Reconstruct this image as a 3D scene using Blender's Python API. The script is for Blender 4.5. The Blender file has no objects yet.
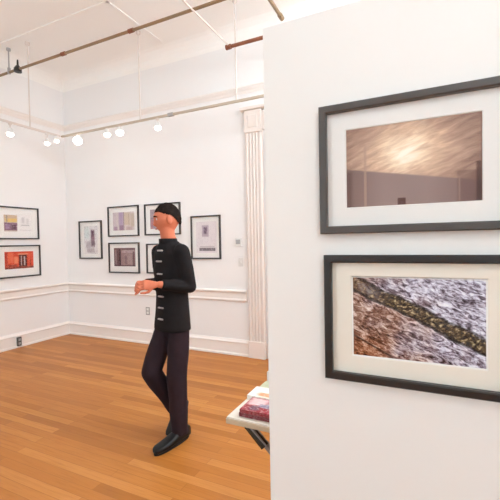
import bpy, bmesh, math, random
from mathutils import Vector, Matrix, noise
random.seed(7)
SC = bpy.context.scene
COL = SC.collection
PI = math.pi

# ------------------------------------------------------------------ view
SC.view_settings.view_transform = 'Standard'
SC.view_settings.look = 'None'
SC.view_settings.gamma = 1.0
SC.view_settings.use_curve_mapping = False
SC.view_settings.exposure = 0.28
SC.cycles.use_denoising = True
SC.cycles.max_bounces = 12
SC.cycles.diffuse_bounces = 7
SC.cycles.transparent_max_bounces = 12
SC.cycles.sample_clamp_indirect = 6.0

# ------------------------------------------------------------------ object helpers
def link(name, me, mat=None, parent=None):
    o = bpy.data.objects.new(name, me)
    COL.objects.link(o)
    if mat is not None:
        me.materials.append(mat)
    if parent is not None:
        o.parent = parent
    return o

def obj(name, bm, mat=None, parent=None, smooth=False):
    bmesh.ops.recalc_face_normals(bm, faces=bm.faces)
    me = bpy.data.meshes.new(name)
    bm.to_mesh(me); bm.free()
    if smooth:
        for p in me.polygons: p.use_smooth = True
    return link(name, me, mat, parent)

def tag(o, label=None, cat=None, group=None, kind=None):
    if label: o['label'] = label
    if cat: o['category'] = cat
    if group: o['group'] = group
    if kind: o['kind'] = kind
    return o

def struct(o):
    o['kind'] = 'structure'
    return o

def thing(name, label, cat, loc=(0, 0, 0), rz=0.0, group=None):
    o = bpy.data.objects.new(name, None)
    COL.objects.link(o)
    o.location = loc
    o.rotation_euler = (0, 0, rz)
    o.empty_display_size = 0.1
    return tag(o, label, cat, group)

def box(bm, x0, x1, y0, y1, z0, z1, bev=0.0, seg=2):
    m = Matrix.Translation(((x0+x1)/2, (y0+y1)/2, (z0+z1)/2)) @ Matrix.Diagonal((abs(x1-x0), abs(y1-y0), abs(z1-z0), 1))
    r = bmesh.ops.create_cube(bm, size=1.0, matrix=m)
    if bev > 0:
        vs = set(r['verts'])
        es = [e for e in bm.edges if e.verts[0] in vs and e.verts[1] in vs]
        bmesh.ops.bevel(bm, geom=es, offset=bev, segments=seg, profile=0.5, affect='EDGES')

def tube(bm, pts, radii, seg=16, cap=True):
    pts = [Vector(p) for p in pts]
    if not hasattr(radii, '__len__'):
        radii = [radii]*len(pts)
    rings = []
    up = None
    for i, p in enumerate(pts):
        if i == 0: d = pts[1]-p
        elif i == len(pts)-1: d = p-pts[i-1]
        else: d = (pts[i+1]-p).normalized()+(p-pts[i-1]).normalized()
        d.normalize()
        if up is None:
            up = Vector((0, 0, 1)) if abs(d.z) < .9 else Vector((1, 0, 0))
        a = up.cross(d).normalized(); up = d.cross(a).normalized()
        rings.append([bm.verts.new(p+(a*math.cos(2*PI*k/seg)+up*math.sin(2*PI*k/seg))*radii[i]) for k in range(seg)])
    skin_rings(bm, rings, cap)

def skin_rings(bm, rings, cap=True):
    n = len(rings[0])
    for A, B in zip(rings, rings[1:]):
        for k in range(n):
            bm.faces.new((A[k], A[(k+1) % n], B[(k+1) % n], B[k]))
    if cap:
        bm.faces.new(rings[0][::-1]); bm.faces.new(rings[-1])

def loft(bm, rings, seg=32, cap=True, power=2.0):
    """rings: (center(x,y,z), rx, ry) horizontal super-ellipses"""
    R = []
    for (cx, cy, cz), rx, ry in rings:
        r = []
        for k in range(seg):
            a = 2*PI*k/seg
            c, s = math.cos(a), math.sin(a)
            e = 2/power
            r.append(bm.verts.new((cx+rx*math.copysign(abs(c)**e, c), cy+ry*math.copysign(abs(s)**e, s), cz)))
        R.append(r)
    skin_rings(bm, R, cap)

def extrude_poly(bm, pts, fn0, fn1):
    A = [bm.verts.new(fn0(*p)) for p in pts]
    B = [bm.verts.new(fn1(*p)) for p in pts]
    n = len(pts)
    for k in range(n):
        bm.faces.new((A[k], A[(k+1) % n], B[(k+1) % n], B[k]))
    bm.faces.new(A[::-1]); bm.faces.new(B)

# ------------------------------------------------------------------ material helpers
def srgb(r, g, b):
    f = lambda c: ((c/255+.055)/1.055)**2.4 if c/255 > .04045 else c/255/12.92
    return (f(r), f(g), f(b), 1.0)

class NT:
    def __init__(s, name):
        s.mat = bpy.data.materials.new(name)
        s.mat.use_nodes = True
        s.t = s.mat.node_tree
        s.b = s.t.nodes['Principled BSDF']
        s.out = s.t.nodes['Material Output']
    def n(s, typ, **kw):
        nd = s.t.nodes.new(typ)
        for k, v in kw.items(): setattr(nd, k, v)
        return nd
    def l(s, a, b): s.t.links.new(a, b)
    def put(s, inp, v):
        if isinstance(v, bpy.types.NodeSocket): s.l(v, inp)
        else: inp.default_value = v
    def math(s, op, a, b=0.0, clamp=False):
        nd = s.n('ShaderNodeMath', operation=op, use_clamp=clamp)
        s.put(nd.inputs[0], a); s.put(nd.inputs[1], b)
        return nd.outputs[0]
    def mix(s, f, a, b, blend='MIX'):
        nd = s.n('ShaderNodeMix', data_type='RGBA', blend_type=blend)
        s.put(nd.inputs[0], f); s.put(nd.inputs[6], a); s.put(nd.inputs[7], b)
        return nd.outputs[2]
    def ss(s, v, a, b):
        nd = s.n('ShaderNodeMapRange', interpolation_type='SMOOTHSTEP')
        s.put(nd.inputs[0], v); nd.inputs[1].default_value = a; nd.inputs[2].default_value = b
        return nd.outputs[0]
    def coords(s, kind='Generated', scale=(1, 1, 1), rot=(0, 0, 0), loc=(0, 0, 0)):
        tc = s.n('ShaderNodeTexCoord'); mp = s.n('ShaderNodeMapping')
        src = tc.outputs[kind]
        if any(rot):            # turn first, stretch afterwards
            r = s.n('ShaderNodeMapping'); r.inputs['Rotation'].default_value = rot; s.l(src, r.inputs[0]); src = r.outputs[0]
        mp.inputs['Scale'].default_value = scale; mp.inputs['Location'].default_value = loc
        s.l(src, mp.inputs[0]); return mp.outputs[0]
    def noise(s, vec, scale, detail=3.0, rough=.5, dist=0.0):
        nd = s.n('ShaderNodeTexNoise'); s.l(vec, nd.inputs['Vector'])
        nd.inputs['Scale'].default_value = scale; nd.inputs['Detail'].default_value = detail
        nd.inputs['Roughness'].default_value = rough; nd.inputs['Distortion'].default_value = dist
        return nd.outputs[0]
    def ramp(s, f, stops):
        nd = s.n('ShaderNodeValToRGB'); s.l(f, nd.inputs[0])
        e = nd.color_ramp.elements
        while len(e) < len(stops): e.new(.5)
        for el, (p, c) in zip(e, stops): el.position = p; el.color = c
        return nd.outputs[0]
    def bump(s, h, strength=.2, dist=.01):
        nd = s.n('ShaderNodeBump'); nd.inputs['Strength'].default_value = strength; nd.inputs['Distance'].default_value = dist
        s.l(h, nd.inputs['Height']); s.l(nd.outputs[0], s.b.inputs['Normal'])
    def set(s, color=None, rough=None, metal=None, spec=None):
        if color is not None: s.put(s.b.inputs['Base Color'], color)
        if rough is not None: s.put(s.b.inputs['Roughness'], rough)
        if metal is not None: s.b.inputs['Metallic'].default_value = metal
        if spec is not None: s.b.inputs['Specular IOR Level'].default_value = spec
        return s

def simple(name, c1, c2=None, scale=8, rough=.5, metal=0, spec=.5, bump=0, bscale=60):
    t = NT(name)
    v = t.coords('Object')
    if c2 is None: c2 = tuple(x*.93 for x in c1[:3])+(1,)
    t.set(t.mix(t.noise(v, scale), c1, c2), rough, metal, spec)
    if bump: t.bump(t.noise(v, bscale, 4), bump, .004)
    return t.mat

M = {}
M['wall'] = simple('wall_paint', srgb(240, 238, 237), srgb(237, 234, 233), 1.5, .75, spec=.25, bump=.05, bscale=90)
M['ceiling'] = simple('ceiling_plaster', srgb(248, 246, 243), srgb(245, 242, 238), 1.2, .85, spec=.2, bump=.06, bscale=40)
M['trim'] = simple('trim_paint', srgb(240, 233, 228), srgb(236, 228, 222), 2, .45, spec=.35)
M['panel'] = simple('panel_paint', srgb(239, 236, 233), srgb(236, 232, 228), 2, .7, spec=.25, bump=.04, bscale=110)
M['frame'] = simple('black_wood', srgb(38, 33, 32), srgb(28, 24, 23), 20, .38, spec=.5)
M['frame_sheen'] = simple('black_wood_sheen', srgb(80, 75, 72), srgb(68, 63, 60), 20, .4, spec=.5)  # black frame wood, greyed to paint in the overhead spot's sheen
M['frame_thin'] = simple('black_metal_frame', srgb(60, 55, 55), srgb(48, 44, 44), 20, .4, spec=.5)
M['mat'] = simple('white_mat_board', srgb(238, 235, 232), srgb(234, 231, 227), 3, .9, spec=.1)
M['mat_cream'] = simple('cream_mat_board', srgb(240, 233, 221), srgb(236, 228, 215), 3, .9, spec=.1)
M['bevel'] = simple('mat_core_white', srgb(246, 244, 240), None, 3, .9, spec=.1)
M['casing'] = simple('cream_casing_paint', srgb(233, 223, 216), srgb(228, 217, 210), 2, .45, spec=.35)
M['plastic_white'] = simple('white_plastic', srgb(228, 226, 224), srgb(222, 220, 217), 4, .35)
M['plastic_grey'] = simple('grey_plastic', srgb(168, 166, 164), srgb(158, 156, 154), 4, .4)
M['plastic_dark'] = simple('dark_grey_plastic', srgb(92, 86, 82), srgb(80, 75, 72), 4, .4)
M['rod'] = simple('painted_rod', srgb(222, 210, 202), srgb(214, 202, 194), 5, .4)
M['track'] = simple('painted_track', srgb(196, 180, 160), srgb(184, 168, 148), 5, .4)
M['brass'] = simple('aged_brass_conduit', srgb(158, 132, 100), srgb(120, 96, 72), 3, .38, metal=.35)
M['copper'] = simple('copper_pipe', srgb(150, 92, 62), srgb(112, 64, 42), 6, .35, metal=.4)
M['black'] = simple('black_fitting', srgb(38, 32, 26), srgb(28, 24, 20), 6, .4)
M['steel'] = simple('grey_steel', srgb(150, 150, 152), srgb(128, 128, 130), 9, .35, metal=.6)
M['table_top'] = simple('table_laminate', srgb(222, 214, 202), srgb(214, 205, 192), 9, .35)
M['table_edge'] = simple('table_edge_band', srgb(196, 176, 150), srgb(182, 162, 138), 9, .45)
M['skin'] = simple('skin', srgb(204, 120, 88), srgb(188, 100, 72), 14, .5, spec=.3)
M['hair'] = simple('dark_hair', srgb(40, 29, 25), srgb(24, 17, 15), 60, .9, spec=.1, bump=.5, bscale=160)
M['jacket'] = simple('black_cloth', srgb(28, 22, 23), srgb(20, 16, 17), 25, .8, spec=.2, bump=.2, bscale=180)
M['trousers'] = simple('dark_plum_cloth', srgb(44, 29, 35), srgb(33, 22, 27), 12, .85, spec=.2, bump=.2, bscale=200)
M['shoe'] = simple('black_leather', srgb(18, 15, 15), srgb(12, 10, 10), 20, .5, spec=.3)
M['sole'] = simple('black_rubber', srgb(14, 12, 12), None, 20, .7)
M['toggle'] = simple('silver_clasp', srgb(190, 180, 178), srgb(160, 150, 148), 30, .35, metal=.3)
M['eye_white'] = simple('eye_white', srgb(196, 180, 170), None, 10, .3)
M['iris'] = simple('dark_iris', srgb(45, 30, 22), None, 10, .3)
M['lip'] = simple('lip', srgb(168, 86, 76), srgb(150, 74, 66), 30, .5)
M['paper'] = simple('paper_edges', srgb(235, 228, 215), srgb(214, 205, 190), 120, .8)

def glow(name, col, strength):
    t = NT(name)
    e = t.n('ShaderNodeEmission'); e.inputs[0].default_value = col; e.inputs[1].default_value = strength
    t.l(e.outputs[0], t.out.inputs[0]); return t.mat
M['bulb'] = glow('lit_bulb', (1.0, .96, .9, 1), 9.0)

M['globe_bright'] = glow('bright_fill_globe', (.79, .912, .985, 1), 128.0)  # glow of the added fill globes, stronger for the far half
M['globe'] = glow('fill_globe', (.80, .93, 1, 1), 14.0)

def glass_mat(name, boost=1.0):
    t = NT(name)
    tr = t.n('ShaderNodeBsdfTransparent'); gl = t.n('ShaderNodeBsdfGlossy'); gl.inputs['Roughness'].default_value = .04
    fr = t.n('ShaderNodeFresnel'); fr.inputs[0].default_value = 1.45
    mx = t.n('ShaderNodeMixShader')
    ge = t.n('ShaderNodeNewGeometry')
    f = t.math('MULTIPLY', fr.outputs[0], t.math('SUBTRACT', 1.0, ge.outputs['Backfacing']))
    t.l(t.math('MULTIPLY', f, boost, True), mx.inputs[0])
    t.l(tr.outputs[0], mx.inputs[1]); t.l(gl.outputs[0], mx.inputs[2]); t.l(mx.outputs[0], t.out.inputs[0])
    return t.mat
M['glass'] = glass_mat('picture_glass', .8)
M['pane'] = glass_mat('window_glass', 1.0)

def floor_mat():
    t = NT('oak_strip_floor')
    v = t.coords('Object')
    br = t.n('ShaderNodeTexBrick'); t.l(v, br.inputs[0])
    br.offset = .37; br.squash = 1.0
    br.inputs['Scale'].default_value = 1.0
    br.inputs['Brick Width'].default_value = 1.35; br.inputs['Row Height'].default_value = .072
    br.inputs['Mortar Size'].default_value = .0016; br.inputs['Mortar Smooth'].default_value = .3
    br.inputs['Color1'].default_value = (0, 0, 0, 1); br.inputs['Color2'].default_value = (1, 1, 1, 1); br.inputs['Mortar'].default_value = (.5, .5, .5, 1)
    plank = t.ramp(br.outputs['Color'], [(0, srgb(162, 99, 40)), (.35, srgb(179, 113, 50)), (.7, srgb(186, 120, 56)), (1, srgb(196, 132, 68))])
    vs = t.coords('Object', (1.2, 22, 1))
    gr = t.noise(vs, 3.0, 6, .6, .6)
    c = t.mix(t.math('MULTIPLY', t.ss(gr, .42, .75), .35), plank, srgb(144, 84, 34))
    big = t.noise(t.coords('Object', (.5, 2.0, 1)), 1.3, 3)
    c = t.mix(t.math('MULTIPLY', t.ss(big, .35, .7), .28), c, srgb(156, 92, 38))
    c = t.mix(t.math('MULTIPLY', br.outputs['Fac'], .55), c, srgb(120, 70, 30))
    t.set(c, t.math('ADD', t.math('MULTIPLY', gr, .12), .34), spec=.22)
    t.bump(t.math('SUBTRACT', 1.0, br.outputs['Fac']), .12, .002)
    return t.mat
M['floor'] = floor_mat()

# ---- framed prints: layered soft rectangles over a base, u across, v up, all procedural
def print_mat(name, base, rects, wob=.02, wscale=9, grain=None, gscale=(14, 14, 14), seed=0.0):
    t = NT(name)
    g = t.coords('Generated')
    nz = t.n('ShaderNodeTexNoise'); t.l(t.coords('Generated', loc=(seed, 0, seed*.7)), nz.inputs['Vector'])
    nz.inputs['Scale'].default_value = wscale; nz.inputs['Detail'].default_value = 4
    sub = t.n('ShaderNodeVectorMath', operation='SUBTRACT'); t.l(nz.outputs['Color'], sub.inputs[0]); sub.inputs[1].default_value = (.5, .5, .5)
    sc = t.n('ShaderNodeVectorMath', operation='SCALE'); t.l(sub.outputs[0], sc.inputs[0]); sc.inputs['Scale'].default_value = wob*2
    ad = t.n('ShaderNodeVectorMath', operation='ADD'); t.l(g, ad.inputs[0]); t.l(sc.outputs[0], ad.inputs[1])
    sx = t.n('ShaderNodeSeparateXYZ'); t.l(ad.outputs[0], sx.inputs[0])
    u, v = sx.outputs[0], sx.outputs[2]
    c = srgb(*base)
    for (u0, u1, v0, v1, col, a, soft) in rects:
        m = t.math('MULTIPLY', t.ss(u, u0-soft, u0+soft), t.math('SUBTRACT', 1.0, t.ss(u, u1-soft, u1+soft)))
        m = t.math('MULTIPLY', m, t.math('MULTIPLY', t.ss(v, v0-soft, v0+soft), t.math('SUBTRACT', 1.0, t.ss(v, v1-soft, v1+soft))))
        c = t.mix(t.math('MULTIPLY', m, a), c, srgb(*col))
    if grain:
        n = t.noise(t.coords('Generated', gscale, loc=(seed, seed, 0)), 1.0, 4, .6)
        c = t.mix(t.math('MULTIPLY', t.ss(n, .45, .7), grain[3]), c, srgb(*grain[:3]))
    t.set(c, .6, spec=.2)
    return t.mat

M['p_portrait'] = print_mat('print_pale_portrait', (226, 222, 222), [
    (0, .4, .55, 1, (206, 220, 216), .7, .12), (.5, .78, .25, .86, (128, 84, 104), .85, .05), (.56, .72, .62, .82, (92, 50, 66), .7, .04),
    (.15, .5, .2, .45, (176, 166, 172), .8, .06), (.55, .8, .3, .45, (110, 98, 104), .7, .05), (.2, .75, .05, .2, (168, 152, 158), .7, .05),
    (.6, .7, .1, .3, (200, 188, 186), .8, .03)], .05, 7, (150, 130, 140, .4), seed=1.3)
M['p_lavender'] = print_mat('print_lavender_columns', (216, 204, 202), [
    (0, .18, 0, 1, (204, 192, 196), .8, .03), (.28, .5, .3, 1, (172, 148, 182), .85, .06), (.52, .8, .3, .95, (206, 188, 166), .9, .04), (.82, 1, .2, .9, (196, 180, 160), .8, .03),
    (.05, .22, 0, .22, (160, 120, 150), .7, .04), (.3, .5, 0, .3, (142, 100, 134), .8, .04), (.62, .9, 0, .2, (186, 160, 160), .7, .04), (.5, .53, 0, 1, (138, 116, 120), .8, .01), (.74, .76, .05, .9, (160, 138, 128), .7, .01)], .03, 8, (180, 160, 170, .3), seed=4.1)
M['p_facade'] = print_mat('print_mauve_facade', (150, 122, 122), [
    (0, .25, 0, 1, (96, 68, 72), .8, .03), (.06, .13, .1, .9, (160, 136, 136), .8, .02), (.25, .33, 0, .95, (58, 34, 40), .9, .02), (.38, .95, .72, .9, (190, 168, 166), .7, .03),
    (.36, 1, .88, 1, (104, 76, 82), .8, .03), (.45, .85, .08, .66, (170, 146, 144), .8, .06), (.5, .62, .12, .6, (118, 92, 96), .7, .05), (.88, .95, 0, .8, (88, 62, 68), .8, .02), (0, 1, 0, .08, (86, 60, 64), .8, .02)], .03, 8, (90, 66, 72, .4), seed=2.2)
M['p_behind'] = print_mat('print_grey_violet_street', (168, 152, 158), [
    (.7, 1, .2, 1, (112, 92, 104), .8, .05), (.78, .84, .1, .95, (70, 54, 64), .8, .02), (0, .2, .1, .6, (140, 120, 132), .8, .05), (.05, .12, 0, .5, (200, 120, 120), .6, .02), (.25, .6, .7, 1, (196, 186, 186), .7, .06)], .03, 8, (110, 90, 104, .4), seed=5.2)
M['p_shutters'] = print_mat('print_louvred_shutters', (206, 196, 198), [
    (.06, .94, y, y+.05, (92, 80, 86), .85, .012) for y in (.06, .2, .34, .48, .62, .76, .9)]+[(.48, .53, 0, 1, (220, 212, 212), .8, .01)], .01, 8, (170, 156, 160, .4), seed=6.2)
M['p_sheet'] = print_mat('print_pale_sheet', (226, 218, 220), [
    (.3, .62, .52, .88, (168, 148, 164), .8, .02), (.38, .54, .6, .82, (92, 66, 92), .85, .03), (.16, .92, .07, .17, (106, 92, 98), .9, .012), (.2, .88, .19, .22, (170, 158, 162), .7, .01), (.3, .7, .1, .13, (64, 52, 58), .6, .02)], .012, 14, (200, 190, 196, .4), seed=7.2)
M['p_yellow'] = print_mat('print_yellow_shop', (236, 232, 230), [
    (0, .46, .0, .95, (190, 168, 150), .8, .015), (0, .46, .72, .95, (206, 176, 140), .8, .03), (.05, .45, .55, .75, (226, 190, 96), .9, .04), (.02, .46, .08, .52, (126, 84, 112), .9, .02), (.05, .2, .15, .42, (160, 130, 160), .8, .02), (.26, .42, .12, .4, (84, 50, 66), .7, .02),
    (.08, .13, .55, .95, (150, 140, 130), .8, .01), (.62, .72, .5, .85, (196, 192, 192), .7, .05), (.6, .9, .35, .42, (176, 172, 172), .7, .03), (.78, .88, .45, .8, (214, 210, 208), .8, .04), (.55, .95, .08, .12, (206, 202, 200), .7, .02)], .02, 10, (206, 196, 196, .3), seed=8.2)
M['p_red'] = print_mat('print_red_shopfront', (206, 74, 50), [
    (0, .1, 0, 1, (168, 54, 40), .8, .02), (.12, .3, .35, .9, (222, 110, 76), .8, .05), (.32, .45, .3, .7, (232, 150, 110), .7, .04), (.48, .76, .12, .8, (52, 30, 36), .95, .015), (.55, .58, .2, .75, (190, 180, 182), .8, .008), (.65, .7, .2, .7, (200, 190, 190), .8, .01),
    (.8, .96, .3, .9, (214, 84, 62), .8, .03), (0, 1, 0, .13, (96, 44, 40), .85, .02), (.1, .4, .14, .26, (120, 52, 46), .8, .03), (.46, .8, .8, .88, (226, 150, 120), .8, .015), (.86, .9, .14, .5, (120, 40, 36), .7, .01)], .02, 10, (240, 140, 100, .35), seed=9.2)

def amber_print():  # pale streaky centre going brown outwards, mauve band and upright bars below
    t = NT('print_amber_mauve')
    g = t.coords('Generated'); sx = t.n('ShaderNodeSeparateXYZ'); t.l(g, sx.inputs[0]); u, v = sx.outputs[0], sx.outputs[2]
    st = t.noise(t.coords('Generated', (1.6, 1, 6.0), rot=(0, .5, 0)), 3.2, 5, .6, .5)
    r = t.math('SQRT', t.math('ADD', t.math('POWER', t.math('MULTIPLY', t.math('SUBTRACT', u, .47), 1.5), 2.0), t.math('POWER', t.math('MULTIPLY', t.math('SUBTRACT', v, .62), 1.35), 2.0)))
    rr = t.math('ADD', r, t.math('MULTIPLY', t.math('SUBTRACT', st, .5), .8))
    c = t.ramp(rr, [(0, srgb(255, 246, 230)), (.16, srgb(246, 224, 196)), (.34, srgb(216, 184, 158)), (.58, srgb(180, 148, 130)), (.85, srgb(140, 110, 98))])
    # lower band of mauve, its top edge sagging from left to right
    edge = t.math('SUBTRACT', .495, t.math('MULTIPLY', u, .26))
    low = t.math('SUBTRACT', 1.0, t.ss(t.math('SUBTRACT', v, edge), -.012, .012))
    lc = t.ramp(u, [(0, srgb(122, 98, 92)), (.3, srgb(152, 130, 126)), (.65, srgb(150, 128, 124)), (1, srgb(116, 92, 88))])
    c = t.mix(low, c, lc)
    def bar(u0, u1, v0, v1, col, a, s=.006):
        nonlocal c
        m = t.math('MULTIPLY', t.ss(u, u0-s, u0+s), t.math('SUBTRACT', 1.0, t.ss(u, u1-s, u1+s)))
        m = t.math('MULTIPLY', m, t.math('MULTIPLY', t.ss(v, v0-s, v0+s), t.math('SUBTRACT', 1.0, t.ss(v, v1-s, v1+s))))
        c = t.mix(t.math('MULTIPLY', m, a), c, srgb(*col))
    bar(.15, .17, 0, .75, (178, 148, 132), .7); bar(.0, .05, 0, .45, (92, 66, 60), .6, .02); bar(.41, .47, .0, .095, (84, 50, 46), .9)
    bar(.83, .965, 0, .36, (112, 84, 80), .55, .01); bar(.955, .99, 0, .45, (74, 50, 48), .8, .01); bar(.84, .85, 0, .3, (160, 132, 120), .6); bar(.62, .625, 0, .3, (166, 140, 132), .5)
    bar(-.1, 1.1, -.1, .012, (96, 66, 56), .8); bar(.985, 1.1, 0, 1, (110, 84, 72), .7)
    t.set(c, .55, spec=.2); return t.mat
M['p_amber'] = amber_print()

def log_print():
    t = NT('print_log_and_leaves')
    g = t.coords('Generated'); sx = t.n('ShaderNodeSeparateXYZ'); t.l(g, sx.inputs[0]); u, v = sx.outputs[0], sx.outputs[2]
    wv = t.noise(t.coords('Generated', (1.48, 1, 1)), 3.0, 2)
    # bed of leaves: short slanting strokes
    a = t.noise(t.coords('Generated', (8, 1, 19), rot=(0, -.5, 0)), 1.0, 6, .72, 1.6)
    b = t.noise(t.coords('Generated', (20, 1, 9), rot=(0, .6, 0)), 1.0, 5, .68, 1.2)
    f = t.math('ADD', t.math('MULTIPLY', a, .62), t.math('MULTIPLY', b, .38))
    warm = t.ramp(f, [(.4, srgb(46, 24, 16)), (.48, srgb(122, 78, 58)), (.53, srgb(172, 138, 122)), (.58, srgb(220, 198, 188)), (.65, srgb(242, 234, 230))])
    cool = t.ramp(f, [(.4, srgb(44, 34, 40)), (.465, srgb(124, 110, 126)), (.51, srgb(188, 184, 202)), (.56, srgb(230, 230, 242)), (.64, srgb(250, 250, 252))])
    tone = t.math('ADD', t.math('ADD', t.math('MULTIPLY', u, .75), t.math('MULTIPLY', v, .28)), t.math('MULTIPLY', t.math('SUBTRACT', wv, .5), .9))
    c = t.mix(t.ss(tone, .2, .75), warm, cool)
    rust = t.math('MULTIPLY', t.math('SUBTRACT', 1.0, t.ss(u, .05, .5)), t.math('SUBTRACT', 1.0, t.ss(v, .05, .42)))
    c = t.mix(t.math('MULTIPLY', rust, .75), c, t.ramp(f, [(.42, srgb(50, 22, 10)), (.52, srgb(170, 98, 54)), (.6, srgb(224, 176, 136))]))
    # the trunk runs from the upper left corner down to the right edge
    cx = t.math('SUBTRACT', t.math('ADD', v, t.math('MULTIPLY', t.math('SUBTRACT', wv, .5), .14)), t.math('SUBTRACT', .94, t.math('MULTIPLY', u, .70)))
    bark = t.noise(t.coords('Generated', (24, 1, 28), rot=(0, .6, 0)), 1.0, 5, .7, .4)
    bc = t.ramp(bark, [(.4, srgb(14, 9, 6)), (.48, srgb(58, 42, 26)), (.55, srgb(104, 82, 50)), (.63, srgb(206, 188, 146))])
    half = t.math('ABSOLUTE', cx)
    m = t.math('SUBTRACT', 1.0, t.ss(t.math('ADD', half, t.math('MULTIPLY', t.math('SUBTRACT', bark, .5), .2)), .08, .11))
    c = t.mix(t.math('MULTIPLY', m, t.math('ADD', .55, t.math('MULTIPLY', t.ss(u, 0.0, .35), .42))), c, bc)
    und = t.math('MULTIPLY', t.ss(cx, -.125, -.105), t.math('SUBTRACT', 1.0, t.ss(cx, -.085, -.07)))
    c = t.mix(t.math('MULTIPLY', und, .8), c, srgb(24, 16, 12))
    top = t.math('MULTIPLY', t.ss(cx, .06, .08), t.math('SUBTRACT', 1.0, t.ss(cx, .1, .115)))
    c = t.mix(t.math('MULTIPLY', top, .6), c, srgb(26, 18, 14))
    # thin twig, lower left
    tw = t.math('ABSOLUTE', t.math('SUBTRACT', v, t.math('SUBTRACT', .27, t.math('MULTIPLY', u, .75))))
    tm = t.math('MULTIPLY', t.math('SUBTRACT', 1.0, t.ss(tw, .008, .02)), t.math('SUBTRACT', 1.0, t.ss(u, .3, .36)))
    c = t.mix(t.math('MULTIPLY', tm, .8), c, srgb(40, 18, 10))
    t.set(c, .55, spec=.2); return t.mat
M['p_log'] = log_print()
M['p_cover'] = print_mat('red_patterned_cover', (176, 52, 62), [
    (.08, .45, .5, .9, (226, 190, 190), .8, .06), (.5, .9, .55, .95, (214, 206, 214), .8, .05), (.1, .35, .1, .4, (90, 60, 78), .8, .06), (.55, .95, .1, .45, (150, 34, 44), .8, .05), (.35, .6, .3, .6, (110, 110, 136), .8, .06)], .05, 9, (240, 226, 220, .4), seed=3.3)

# ------------------------------------------------------------------ the room (metres, eye of the photographer above the origin)
BY = 4.314     # back wall
LX = -5.46     # left wall
CZ = 4.25      # ceiling
RX = 3.6       # right wall
FY = -3.4      # rear wall, with the windows

def plainbox(name, *a, mat=None, parent=None, bev=0):
    bm = bmesh.new(); box(bm, *a, bev=bev); return obj(name, bm, mat, parent)

struct(plainbox('floor', LX-.2, RX+.2, FY-.2, BY+.2, -.1, 0, mat=M['floor']))
struct(plainbox('ceiling', LX-.2, RX+.2, FY-.2, BY+.2, CZ, CZ+.12, mat=M['ceiling']))
struct(plainbox('wall_back', LX-.2, RX+.2, BY, BY+.15, 0, CZ, mat=M['wall']))
struct(plainbox('wall_left', LX-.15, LX, FY-.2, BY, 0, CZ, mat=M['wall']))
struct(plainbox('wall_right', RX, RX+.15, FY-.2, BY, 0, CZ, mat=M['wall']))
# rear wall with four tall windows
wins = [(-5.25, -3.95), (-3.6, -2.1), (1.75, 3.35)]
WZ0, WZ1 = .85, 3.7
bm = bmesh.new()
edges = [LX] + [e for w in wins for e in w] + [RX]
for i in range(0, len(edges), 2):
    box(bm, edges[i], edges[i+1], FY-.18, FY, 0, CZ)
for a, b in wins:
    box(bm, a, b, FY-.18, FY, 0, WZ0); box(bm, a, b, FY-.18, FY, WZ1, CZ)
struct(obj('wall_rear', bm, M['wall']))
for i, (a, b) in enumerate(wins):
    bm = bmesh.new()
    y0, y1 = FY-.12, FY-.06
    for x0, x1 in ((a, a+.06), (b-.06, b)): box(bm, x0, x1, y0, y1, WZ0, WZ1)
    for z0, z1 in ((WZ0, WZ0+.06), (WZ1-.06, WZ1), ((WZ0+WZ1)/2-.03, (WZ0+WZ1)/2+.03)): box(bm, a+.06, b-.06, y0, y1, z0, z1)
    box(bm, (a+b)/2-.015, (a+b)/2+.015, y0+.01, y1-.01, WZ0+.06, WZ1-.06)
    w = struct(obj('window_%d' % (i+1), bm, M['trim']))
    plainbox('pane', a+.05, b-.05, FY-.092, FY-.088, WZ0+.05, WZ1-.05, mat=M['pane'], parent=w)
    plainbox('sill', a-.05, b+.05, FY-.02, FY+.06, WZ0-.04, WZ0, mat=M['trim'], parent=w, bev=.006)
    L = bpy.data.lights.new('window_portal', 'AREA'); L.shape = 'RECTANGLE'; L.size = b-a; L.size_y = WZ1-WZ0
    L.cycles.is_portal = True
    lo = bpy.data.objects.new('window_portal', L); COL.objects.link(lo)
    lo.location = ((a+b)/2, FY-.2, (WZ0+WZ1)/2); lo.rotation_euler = (PI/2, 0, PI)   # faces +y, into the room

# mouldings: profile (d = distance out of the wall, z), run along each wall
def run_back(name, prof, x0, x1):
    bm = bmesh.new()
    extrude_poly(bm, prof, lambda d, z: (x0, BY-d, z), lambda d, z: (x1, BY-d, z))
    return struct(obj(name, bm, M['trim']))
def run_left(name, prof, y0, y1):
    bm = bmesh.new()
    extrude_poly(bm, prof, lambda d, z: (LX+d, y0, z), lambda d, z: (LX+d, y1, z))
    return struct(obj(name, bm, M['trim']))
E = -.004
base_prof = [(E, 0), (.034, 0), (.034, .022), (.022, .034), (.022, .162), (.03, .168), (.03, .178), (.014, .196), (.008, .21), (E, .21)]
chair_prof = [(E, .712), (.012, .712), (.02, .72), (.026, .735), (.018, .748), (.012, .752), (.012, .822), (.02, .828), (.034, .838), (.04, .852), (.034, .862), (.014, .868), (E, .868)]
pict_prof = [(E, 3.40), (.012, 3.40), (.02, 3.43), (.035, 3.445), (.045, 3.47), (.03, 3.49), (E, 3.49)]
DX0 = -2.07    # left face of the door casing
run_back('baseboard_back', base_prof, LX, DX0)
run_left('baseboard_left', base_prof, FY, BY)
run_back('trim_1', chair_prof, LX, DX0-.03)
run_left('trim_2', chair_prof, FY, BY)
run_back('trim_3', pict_prof, LX, RX)
run_left('trim_4', pict_prof, FY, BY)
run_back('baseboard_back', base_prof, -.35, RX)
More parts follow.
